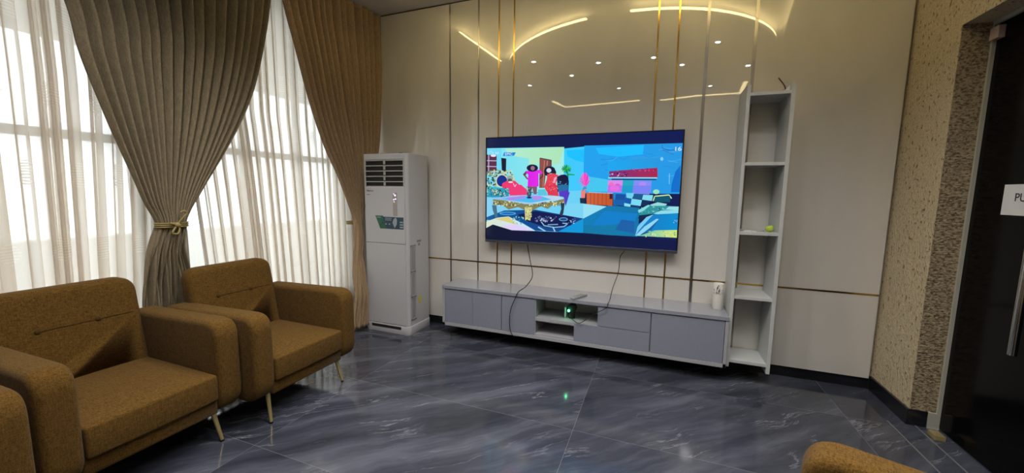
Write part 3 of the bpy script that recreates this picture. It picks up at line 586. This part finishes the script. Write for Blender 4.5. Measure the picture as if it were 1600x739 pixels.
# ------------------------------------------------------------------ small things
def wire(pts, r, nm, lb, cat='cable', mat=M_black):
    bm = bmesh.new(); tube(bm, pts, r, 8, 10); return tag(obj(nm, bm, mat, None, 'all'), lb, cat)
wire([(-1.133, -.045, .96), (-1.133, -.055, .91), (-1.106, -.06, .784), (-1.071, -.08, .634), (-1.09, -.2, .56), (-1.12, -.325, .532), (-1.14, -.345, .48), (-1.184, -.348, .36), (-1.19, -.345, .212), (-1.157, -.34, .128), (-1.14, -.2, .09)], .0038, 'power_cable', 'black cable hanging from the left underside of the television over the console front')
wire([(-.255, -.045, .96), (-.261, -.05, .913), (-.291, -.05, .86), (-.30, -.05, .731), (-.335, -.1, .60), (-.34, -.25, .535), (-.345, -.338, .522), (-.352, -.348, .49), (-.40, -.348, .455), (-.455, -.345, .425), (-.54, -.34, .345), (-.58, -.335, .325), (-.63, -.3, .335), (-.675, -.25, .352)], .003, 'power_cable', 'thin black cable dropping from the right underside of the television into the console niche')
# adapter with green light in the niche
e = empty('adapter', (-.665, -.2, .318), 'small black and white adapter glowing green inside the upper console niche', 'adapter')
bm = bmesh.new(); cyl(bm, (0, -.03, .087), (0, .05, .087), .040, .037, n=28); cyl(bm, (0, 0, .002), (0, 0, .05), .03, n=20); obj('housing', bm, M_black, e, True)
obj('side_cover', boxbm(-.06, -.045, -.03, .04, .0, .1, bev=.003), M_white_pl, e)
M_gled = emit('green_led', (.1, 1.0, .35), 6, raw=True)
bm = bmesh.new(); bmesh.ops.create_uvsphere(bm, u_segments=14, v_segments=8, radius=.011, matrix=Matrix.Translation((-.02, -.035, .072))); obj('status_light', bm, M_gled, e, 'all')
lamp('green_led_glow', 'POINT', (-.685, -.25, .39), .06, (.1, 1, .4), shadow_soft_size=.01)
# remote on the console
e = empty('remote_control', (-.6, -.24, CZ1), 'slim grey remote control lying on top of the console', 'remote control', rz=math.radians(66))
obj('body', boxbm(-.10, .10, -.022, .022, .0, .018, bev=.005, seg=3), simple('silver_grey_plastic', (150, 150, 148), .35), e, True)
bm = bmesh.new()
for i in range(6):
    for j in (-.011, 0, .011): cyl(bm, (-.07+i*.022, j, .018), (-.07+i*.022, j, .0195), .0038, n=10)
obj('buttons', bm, M_black, e)
# diffuser
e = empty('diffuser', (.468, -.12, CZ1), 'white cylinder with a black lotus mark standing at the right end of the console', 'diffuser')
bm = bmesh.new(); prof = [(.036, 0), (.0385, .004), (.0385, .195), (.036, .203), (.030, .2045), (.0, .2045)]
rings = []
for r, z in prof[:-1]: rings.append([bm.verts.new((r*math.cos(2*PI*k/40), r*math.sin(2*PI*k/40), z)) for k in range(40)])
for A, B in zip(rings, rings[1:]):
    for k in range(40): bm.faces.new((A[k], A[(k+1) % 40], B[(k+1) % 40], B[k]))
bm.faces.new(rings[-1]); bm.faces.new(rings[0]); obj('body', bm, simple('matt_white_shell', (222, 218, 210), .45), e, True)
bm = bmesh.new()
def petal(cx, cz, l, w, rot):
    P = []
    for s in (1, -1):
        rr = range(0, 9) if s == 1 else range(7, 0, -1)
        for k in rr:
            t_ = k/8; P.append((t_*l, s*w*math.sin(PI*t_)))
    vs = []
    for u, v in P:
        X = cx+u*math.cos(rot)-v*math.sin(rot); Z = cz+u*math.sin(rot)+v*math.cos(rot)
        a = X/.0388; vs.append(bm.verts.new((.0388*math.sin(a+AOFF), -.0388*math.cos(a+AOFF), Z)))
    bm.faces.new(vs)
AOFF = -.12
petal(-.002, .122, .075, .012, PI/2); petal(-.008, .126, .046, .008, PI/2+.75); petal(.004, .126, .046, .008, PI/2-.75); petal(-.008, .122, .034, .005, PI-.2); petal(.004, .122, .034, .005, .2)
obj('lotus_mark', bm, M_ink, e)
# shelf oddments
tag(obj('paper_sheet', boxbm(.585, .665, -.24, -.13, SH[2]+.0, SH[2]+.004), M_paper), 'folded white paper lying on the middle shelf board of the tall shelf', 'paper').rotation_euler = (0, 0, 0)
e = empty('pen', (.69, -.2, SH[2]+.004), 'thin pale pen lying beside the folded paper on the tall shelf', 'pen', rz=.6); bm = bmesh.new(); cyl(bm, (-.07, 0, 0), (.03, 0, 0), .004, n=10); obj('barrel', bm, M_white_pl2, e, True); bm = bmesh.new(); cyl(bm, (.03, 0, 0), (.045, 0, 0), .004, .001, n=10); obj('tip', bm, M_black, e)
bm = bmesh.new(); bmesh.ops.create_icosphere(bm, subdivisions=3, radius=.024)
for v in bm.verts: v.co = Vector((v.co.x*1.1, v.co.y*.8, v.co.z*(1.0+.55*max(0, v.co.z/.024)*0+0)))
for v in bm.verts:
    if v.co.z > .012: v.co.x += (v.co.z-.012)*.6
g_ = tag(obj('lime', bm, M_green, None, 'all', loc=(.752, -.2, SH[2]+.0235)), 'small lime green fruit on the middle board of the tall shelf', 'fruit')
wire([(.735, -.16, 2.225), (.765, -.19, 2.165), (.78, -.2, 2.115)], .004, 'stick', 'thin dark reddish stick leaning at the top of the tall shelf', 'stick', simple('dark_red_brown', (70, 30, 24), .6))
bm = bmesh.new(); prism(bm, [(.755, 2.112), (.787, 2.112), (.787, 2.163)], -.24, -.236, 'xz'); tag(obj('paper_scrap', bm, M_paper), 'torn white paper scrap propped on the top board of the tall shelf', 'paper')

# ------------------------------------------------------------------ air conditioner
AX0, AX1, AY0, AY1, AH = -2.71, -2.205, -.42, -.075, 1.755
ac = empty('air_conditioner', (AX0, AY0, 0), 'tall white floor standing air conditioner in the corner beside the curtain', 'air conditioner')
W_, D_ = AX1-AX0, AY1-AY0
prof = rpoly([(0, 0), (W_, 0), (W_, D_), (0, D_)], [.018, .035, .01, .01], 5)
bm = bmesh.new(); prism(bm, prof, .085, AH, 'xy'); 
obj('cabinet', bm, M_white_pl, ac, True)
bm = bmesh.new(); prism(bm, rpoly([(-.004, -.012), (W_+.006, -.012), (W_+.006, D_), (-.004, D_)], [.02, .05, .01, .01], 6), 0, .085, 'xy', bev=.004, seg=2); obj('base', bm, M_white_pl, ac, True)
obj('base_slot', boxbm(.06, W_-.09, -.0135, -.01, .05, .078), M_dark, ac)
# front panels sit proud of the cabinet
FY = -.008
obj('upper_panel', boxbm(.012, W_-.028, FY, .0, .90, 1.44, bev=.003), M_white_pl, ac)
obj('lower_panel', boxbm(.012, W_-.028, FY, .0, .092, .893, bev=.003), M_white_pl, ac)
obj('top_panel', boxbm(.012, W_-.028, FY, .0, 1.70, AH-.004, bev=.002), M_white_pl, ac)
obj('outlet_recess', boxbm(.03, W_-.035, -.002, -.0005, 1.45, 1.695), M_dark, ac)
for a_, b_x in ((.012, .03), (W_-.040, W_-.028)): obj('outlet_side', boxbm(a_, b_x, FY, 0, 1.44, 1.70), M_white_pl2, ac)
for i in range(5): obj('louvre', boxbm(.03, W_-.038, FY-.004, -.0015, 1.49+i*.05-.0045, 1.49+i*.05+.0045, bev=.002), M_white_pl2, ac)
for i in range(5): obj('louvre_clip', boxbm(W_/2-.008, W_/2+.012, FY-.006, -.002, 1.467+i*.05-.015, 1.467+i*.05+.017, bev=.003), M_white_pl2, ac)
text_mesh('brand_lettering', 'Hisense', .026, M_ink, ac, (.035, FY-.001, 1.395), (PI/2, 0, 0), .0003)
text_mesh('model_lettering', 'INVERTER', .010, M_ink, ac, (.035, FY-.001, 1.362), (PI/2, 0, 0), .0003)
obj('display', boxbm(.345, .395, FY-.0015, FY, 1.165, 1.385, bev=.001), simple('smoky_display', (160, 152, 148), .15), ac)
M_vio = emit('violet_display_light', (.72, .62, 1.0), 2.0, raw=True); bm = bmesh.new()
for (x, z, r) in ((.357, 1.375, .004), (.372, 1.362, .008), (.378, 1.328, .006), (.358, 1.322, .006), (.36, 1.30, .004)): cyl(bm, (x, FY-.003, z), (x, FY-.0015, z), r, n=12)
obj('display_light', bm, M_vio, ac)
bm = bmesh.new(); prism(bm, [(.135, 1.165), (.225, 1.165), (.232, 1.155), (.462, 1.155), (.462, 1.04), (.19, 1.04)], FY-.001, FY-.0001, 'xz'); st = obj('energy_sticker', bm, simple('dark_teal_sticker', (28, 62, 78), .4), ac)
bm = bmesh.new(); prism(bm, [(.135, 1.165), (.225, 1.165), (.26, 1.04), (.19, 1.04)], FY-.0016, FY-.0011, 'xz'); obj('sticker_end', bm, simple('deep_green_sticker', (28, 92, 72), .4), st)
bm = bmesh.new()
prism(bm, [(.335, 1.10), (.35, 1.135), (.375, 1.152), (.39, 1.125), (.385, 1.085), (.36, 1.052)], FY-.0016, FY-.0011, 'xz')
obj('sticker_emblem', bm, simple('pale_emblem', (150, 160, 172), .5), st); bm = bmesh.new()
M_print = simple('pale_print', (150, 160, 172), .5)
for q in [(.42, .458, z-.006, z+.006) for z in (1.108, 1.084, 1.06)]+[(.25, .325, z-.003, z+.003) for z in (1.142, 1.126)]+[(x-.008, x+.008, 1.08, 1.092) for x in (.21, .26, .30)]: obj('sticker_print', boxbm(q[0], q[1], FY-.0016, FY-.0011, q[2], q[3]), M_print, st)
obj('sticker_print', boxbm(.152, .20, FY-.002, FY-.0016, 1.146, 1.152), M_print, st); bm.free()
# right side intake grille
bm = bmesh.new(); box(bm, W_, W_+.002, .03, .115, .14, .885); gr = obj('side_grille', bm, simple('grille_grey', (120, 122, 122), .5), ac)
bm = bmesh.new()
for z0, z1 in ((.15, .37), (.38, .62), (.63, .875)):
    for a in (.033, .10): box(bm, W_+.0015, W_+.006, a, a+.01, z0, z1)
    for zz in (z0, z1-.01): box(bm, W_+.0015, W_+.006, .033, .11, zz, zz+.01)
    for k in range(5): y = .045+k*.012; box(bm, W_+.0015, W_+.004, y, y+.004, z0, z1)
obj('grille_frame', bm, M_white_pl2, gr)
obj('yellow_label', boxbm(W_, W_+.001, .15, .20, .28, .36), simple('yellow_label', (200, 190, 90), .5), ac)
bm = bmesh.new(); box(bm, W_, W_+.001, .14, .21, .905, .925); box(bm, W_, W_+.001, .16, .19, .87, .895); obj('side_label', bm, simple('grey_label', (130, 130, 130), .5), ac)
bm = bmesh.new(); tube(bm, [(-2.70, -.22, AH+.006), (-2.66, -.23, AH+.018), (-2.60, -.23, AH+.014), (-2.575, -.22, AH+.006)], .007, 8, 6); tag(obj('black_strap', bm, M_black, None, 'all'), 'small curled black strap lying on top of the air conditioner', 'strap')
bm = bmesh.new(); bmesh.ops.create_icosphere(bm, subdivisions=3, radius=.022, matrix=Matrix.Translation((-2.40, -.25, AH+.012)) @ Matrix.Diagonal((1.4, 1, .75, 1))); tag(obj('stone', bm, simple('grey_green_stone', (96, 100, 82), .7), None, 'all'), 'small grey green pebble on top of the air conditioner', 'pebble')

# ------------------------------------------------------------------ curtains
def interp(pts, z):
    pts = sorted(pts, key=lambda p: p[1])
    if z <= pts[0][1]: return pts[0][0]
    for a, b in zip(pts, pts[1:]):
        if z <= b[1]:
            t = (z-a[1])/(b[1]-a[1]); return a[0]*(1-t)+b[0]*t
    (a, b) = pts[-2:]; return b[0]+(b[0]-a[0])/(b[1]-a[1])*(z-b[1])
def smooth_curve(pts):
    P = cr([(y, z, 0) for y, z in sorted(pts, key=lambda p: p[1])], 10); return [(p.x, p.y) for p in P]
def drape(name, Lp, Rp, xfun, ztie, zbot, N, mat, seed, lb, xlow=0.0, bundle=.055, deep=.085):
    rnd = random.Random(seed); Lc, Rc = smooth_curve(Lp), smooth_curve(Rp); ztop = ZC-.004
    zs = list(np.linspace(ztop, ztie+.25, 60)) + list(np.linspace(ztie+.24, ztie-.2, 40)) + list(np.linspace(ztie-.21, zbot, 34))
    M = N*16; wt = interp(Rc, ztop)-interp(Lc, ztop); ph = [rnd.uniform(-.35, .35) for _ in range(N+2)]; am = [rnd.uniform(.7, 1.25) for _ in range(N+2)]
    bm = bmesh.new(); G = []
    for z in zs:
        L, R = interp(Lc, z), interp(Rc, z); w = max(min((R-L)/wt, 1), .02); row = []
        for j in range(M+1):
            s = j/M; u = s*N; k = int(min(u, N-1)); jit = (ph[k]*(1-(u-k))+ph[k+1]*(u-k))
            uu = u+.5*jit
            sv = s+.012*math.sin(2*PI*uu)*w
            y = L+(R-L)*sv
            f = (.5+.5*math.sin(2*PI*uu))**.85; a = am[k]*(1-(u-k))+am[k+1]*(u-k)
            A = deep*min(1, w*1.05)+.008
            x = xfun(y)+A*a*(f-.5)
            nb = (1-w)**2
            g = abs(math.sin(PI*(s*6.5+.4*math.sin(z*5+seed)*(1 if z < ztie else .2))))
            x += nb*(bundle*min(1, max(.25, (z-.7)/.35))*math.sqrt(max(0, 1-(2*s-1)**2))+.022*g*(1 if z < ztie else min(1, max(0, 1-(z-ztie)/.35))))
            if z < ztie: x += xlow*min(1, (ztie-z)/.7)+.014*math.sin(s*23+z*5)*min(1, (ztie-z)/.2)+.016*math.sin(s*41-z*7+1)*min(1, (ztie-z)/.3)
            row.append(bm.verts.new((x, y, z)))
        G.append(row)
    for A_, B_ in zip(G, G[1:]):
        for j in range(M): bm.faces.new((A_[j], A_[j+1], B_[j+1], B_[j]))
    o = obj(name, bm, mat, None, 'all'); md = o.modifiers.new('thickness', 'SOLIDIFY'); md.thickness = .003
    tag(o, lb, 'curtain'); return o
XDR = -2.98
d1 = drape('curtain', [(-2.47, 3.206), (-2.38, 2.8), (-2.271, 2.379), (-2.238, 2.129), (-2.154, 1.775), (-2.08, 1.508), (-2.03, 1.32), (-1.985, 1.196), (-1.993, 1.134), (-2.042, .95), (-2.07, .711), (-2.09, .3), (-2.10, .03)],
           [(-1.11, 3.206), (-1.135, 2.886), (-1.192, 2.576), (-1.286, 2.213), (-1.397, 1.934), (-1.539, 1.665), (-1.691, 1.413), (-1.80, 1.23), (-1.822, 1.175), (-1.832, 1.1), (-1.842, .987), (-1.81, .813), (-1.77, .5), (-1.75, .03)],
           lambda y: XDR, 1.165, .03, 17, M_drape, 4, 'wide olive brown drape gathered by a cord behind the gap between two armchairs', bundle=.05, xlow=-.045)
d2 = drape('curtain', [(-1.04, 3.206), (-1.015, 2.933), (-.921, 2.6), (-.803, 2.185), (-.68, 1.859), (-.54, 1.566), (-.43, 1.27), (-.385, 1.124), (-.395, 1.057), (-.49, .7), (-.575, .4), (-.64, .05)],
           [(.0, 3.206), (.0, 2.9), (-.01, 2.5), (-.06, 1.85), (-.17, 1.45), (-.27, 1.2), (-.315, 1.1), (-.325, 1.0), (-.39, .79), (-.435, .445), (-.445, .2), (-.45, .05)],
           lambda y: -2.955+.13*min(1, max(0, (y+.62)/.60))**1.0, 1.075, .06, 14, M_drape2, 9, 'warm brown drape tied back in the corner beside the air conditioner', xlow=.22, bundle=.05, deep=.09)
def tie(parent, xc, y0, y1, z, bow=True):
    yc, ry = (y0+y1)/2, (y1-y0)/2+.008; bm = bmesh.new()
    for dz in (-.012, 0, .012): tube(bm, [(xc+.052*math.cos(a), yc+ry*math.sin(a), z+dz) for a in np.linspace(0, 2*PI, 25)], .0055, 7, 0)
    if bow:
        x = xc+.058
        tube(bm, [(x, yc-.005, z), (x+.012, yc+.03, z+.05), (x+.012, yc+.05, z+.075), (x+.012, yc+.035, z+.09), (x+.008, yc+.015, z+.08)], .006, 7, 6)
        tube(bm, [(x, yc, z), (x+.012, yc-.03, z-.03), (x+.012, yc-.035, z-.05), (x+.012, yc-.01, z-.055), (x+.008, yc+.005, z-.03), (x, yc, z)], .006, 7, 6)
        tube(bm, [(x, yc, z), (x+.01, yc-.045, z+.015)], .006, 7, 4)
        bmesh.ops.create_uvsphere(bm, u_segments=12, v_segments=8, radius=.017, matrix=Matrix.Translation((x+.004, yc-.002, z)))
    return obj('tieback_cord', bm, M_cord, parent, 'all')
tie(d1, -2.955, -1.985, -1.825, 1.165); tie(d2, -2.945, -.388, -.312, 1.075, False)

def sheer(name, y0, y1, seed, lb, zb=.02, x0=-3.095, taper=None, pitch=.105, amp=.038):
    rnd = random.Random(seed); n = int((y1-y0)/.005); K = int((y1-y0)/pitch)+3
    wd = [rnd.uniform(.55, 1.5) for _ in range(K+2)]; cum = np.concatenate([[0], np.cumsum(wd)]); am = [rnd.uniform(.55, 1.15) for _ in range(K+3)]; dr = [rnd.uniform(-.35, .35) for _ in range(K+3)]
    zs = np.linspace(ZC-.004, zb, 56); bm = bmesh.new(); uvl = bm.loops.layers.uv.new('UVMap'); G = []
    for z in zs:
        row = []; t = (ZC-z)/ZC
        for j in range(n+1):
            s = j/n; yy = y0+(y1-y0)*s; q = s*cum[K]
            k = int(np.searchsorted(cum, q, side='right')-1); k = min(k, K); u = (q-cum[k])/wd[k]; ph = 2*PI*(k+u)
            a = am[k]*(1-u)+am[k+1]*u; d = dr[k]*(1-u)+dr[k+1]*u
            x = x0+amp*a*math.sin(ph+d*t*2.5)*(.8+.3*t); y = yy+.021*a*math.sin(2*(ph)+1.0)+.03*d*t*t
            if taper: y += taper(s, z)
            row.append((bm.verts.new((x, y, z)), yy*1.6, z))
        G.append(row)
    for A_, B_ in zip(G, G[1:]):
        for j in range(n):
            q = (A_[j], A_[j+1], B_[j+1], B_[j]); f = bm.faces.new([k[0] for k in q])
            for lp, k in zip(f.loops, q): lp[uvl].uv = (k[1], k[2])
    return tag(obj(name, bm, M_sheer, None, 'all'), lb, 'sheer curtain')
sheer('sheer_curtain', -4.05, -2.55, 1, 'white sheer curtain panel cut off by the left edge of the photo', x0=-3.13, amp=.02)
sheer('sheer_curtain', -2.60, -1.87, 2, 'white sheer curtain panel directly left of the wide tied drape', taper=lambda s, z: -.13*s*max(0, (2.0-z)/2.0))
sheer('sheer_curtain', -1.76, -.06, 3, 'white pleated sheer curtain between the two tied drapes', taper=lambda s, z: .14*(1-s)*max(0, (2.0-z)/2.0)**.7, pitch=.09)

# ------------------------------------------------------------------ armchairs
def armchair():
    e = bpy.data.objects.new('armchair', None); C.objects.link(e)
    HW, AW, D = .385, .125, .80
    for s in (1, -1):
        bm = bmesh.new(); pr_ = rpoly([(0, .17), (0, .69), (-D, .67), (-D, .17)], [.13, .10, .05, .05], 8)
        y0, y1 = s*(HW-AW), s*HW; prism(bm, pr_, min(y0, y1), max(y0, y1), 'xz', bev=.03, seg=4); obj('armrest', bm, M_chair, e, 'all')
    iw = HW-AW-.002
    bm = bmesh.new(); prism(bm, rpoly([(-.03, .175), (-.03, .275), (-D+.04, .275), (-D+.04, .175)], .02, 4), -iw, iw, 'xz'); obj('base_frame', bm, M_chair, e, 'all')
    # seat cushion, softly crowned
    bm = bmesh.new(); box(bm, -.70, -.006, -iw, iw, .262, .405, bev=.013, seg=3)
    bmesh.ops.subdivide_edges(bm, edges=[x for x in bm.edges if x.calc_length() > .2], cuts=8, use_grid_fill=True)
    for v in bm.verts:
        a = max(0, 1-((v.co.x+.34)/.36)**2)*max(0, 1-(v.co.y/iw)**2)
        if v.co.z > .38: v.co.z += .02*a
        if v.co.x > -.04: v.co.x += .008*max(0, 1-(v.co.y/iw)**2)
    obj('seat_cushion', bm, M_chair, e, 'all')
    # backrest: leaning slab with rounded top corners, a tuck line and two buttons
    bm = bmesh.new(); bw = iw+.018
    P2 = rpoly([(-bw-.02, .30), (bw-.01, .30), (bw-.01, .885), (-bw-.02, .885)], [.01, .01, .09, .09], 8)
    prism(bm, P2, -.02, .09, 'yz', bev=.035, seg=4)
    # front face replaced by a grid so that the tuck shows
    bmesh.ops.triangulate(bm, faces=[f for f in bm.faces if len(f.verts) > 8])
    bmesh.ops.subdivide_edges(bm, edges=[x for x in bm.edges if x.calc_length() > .12], cuts=3)
    for v in bm.verts: v.co.x += -.71-(v.co.z-.40)*.17
    bk = obj('backrest', bm, M_chair, e, 'all')
    fx = lambda z: .09-.71-(z-.40)*.17
    bm = bmesh.new(); zt = .685
    tube(bm, [(fx(zt)+.0005, y, zt+.001*math.sin(y*60)) for y in np.linspace(-.145, bw-.05, 12)], .0028, 6, 3); obj('tuck_seam', bm, M_seam, bk, 'all')
    for y in (-.145, .075):
        bm = bmesh.new(); bmesh.ops.create_uvsphere(bm, u_segments=16, v_segments=10, radius=.013, matrix=Matrix.Translation((fx(zt)+.001, y, zt)) @ Matrix.Diagonal((.45, 1, 1, 1))); obj('button', bm, M_seam, bk, 'all')
    for sx, sy in ((1, 1), (1, -1), (-1, 1), (-1, -1)):
        fxx = -.045 if sx == 1 else -D+.05; tx = -.085 if sx == 1 else -D+.1
        a = Vector((tx, sy*.262, .178)); b = Vector((fxx, sy*.278, .010)); bm = bmesh.new(); cyl(bm, a, b, .0135, .0085, n=20); lg = obj('leg', bm, M_brass, e, True)
        bm = bmesh.new(); cyl(bm, (b.x, b.y, .0), b, .010, n=16); obj('foot_cap', bm, M_black, lg)
    return e
M_seam = mat_weave('mustard_brown_weave_tuck', (50, 36, 16), (92, 66, 32))
def copy_tree(o, parent=None):
    c = o.copy(); C.objects.link(c); c.parent = parent
    for ch in o.children: copy_tree(ch, c)
    return c
proto = armchair()
AG = 'mustard brown armchairs with brass legs'
SPOTS = [((-2.07, -1.645), 0, 'mustard brown armchair nearest the air conditioner, in front of the sheer curtain'),
         ((-2.165, -2.42), 0, 'mustard brown armchair behind whose right arm the wide drape hangs, second from the left edge'),
         ((-2.03, -3.235), 0, 'mustard brown armchair mostly cropped at the lower left edge of the photo'),
         ((.335, -2.43), math.radians(161), 'mustard brown armchair at the lower right with only the arm top in view')]
for i, ((x, y), rz, lb) in enumerate(SPOTS):
    c = proto if i == 0 else copy_tree(proto)
    c.location = (x, y, 0); c.rotation_euler = (0, 0, rz); tag(c, lb, 'armchair', AG)
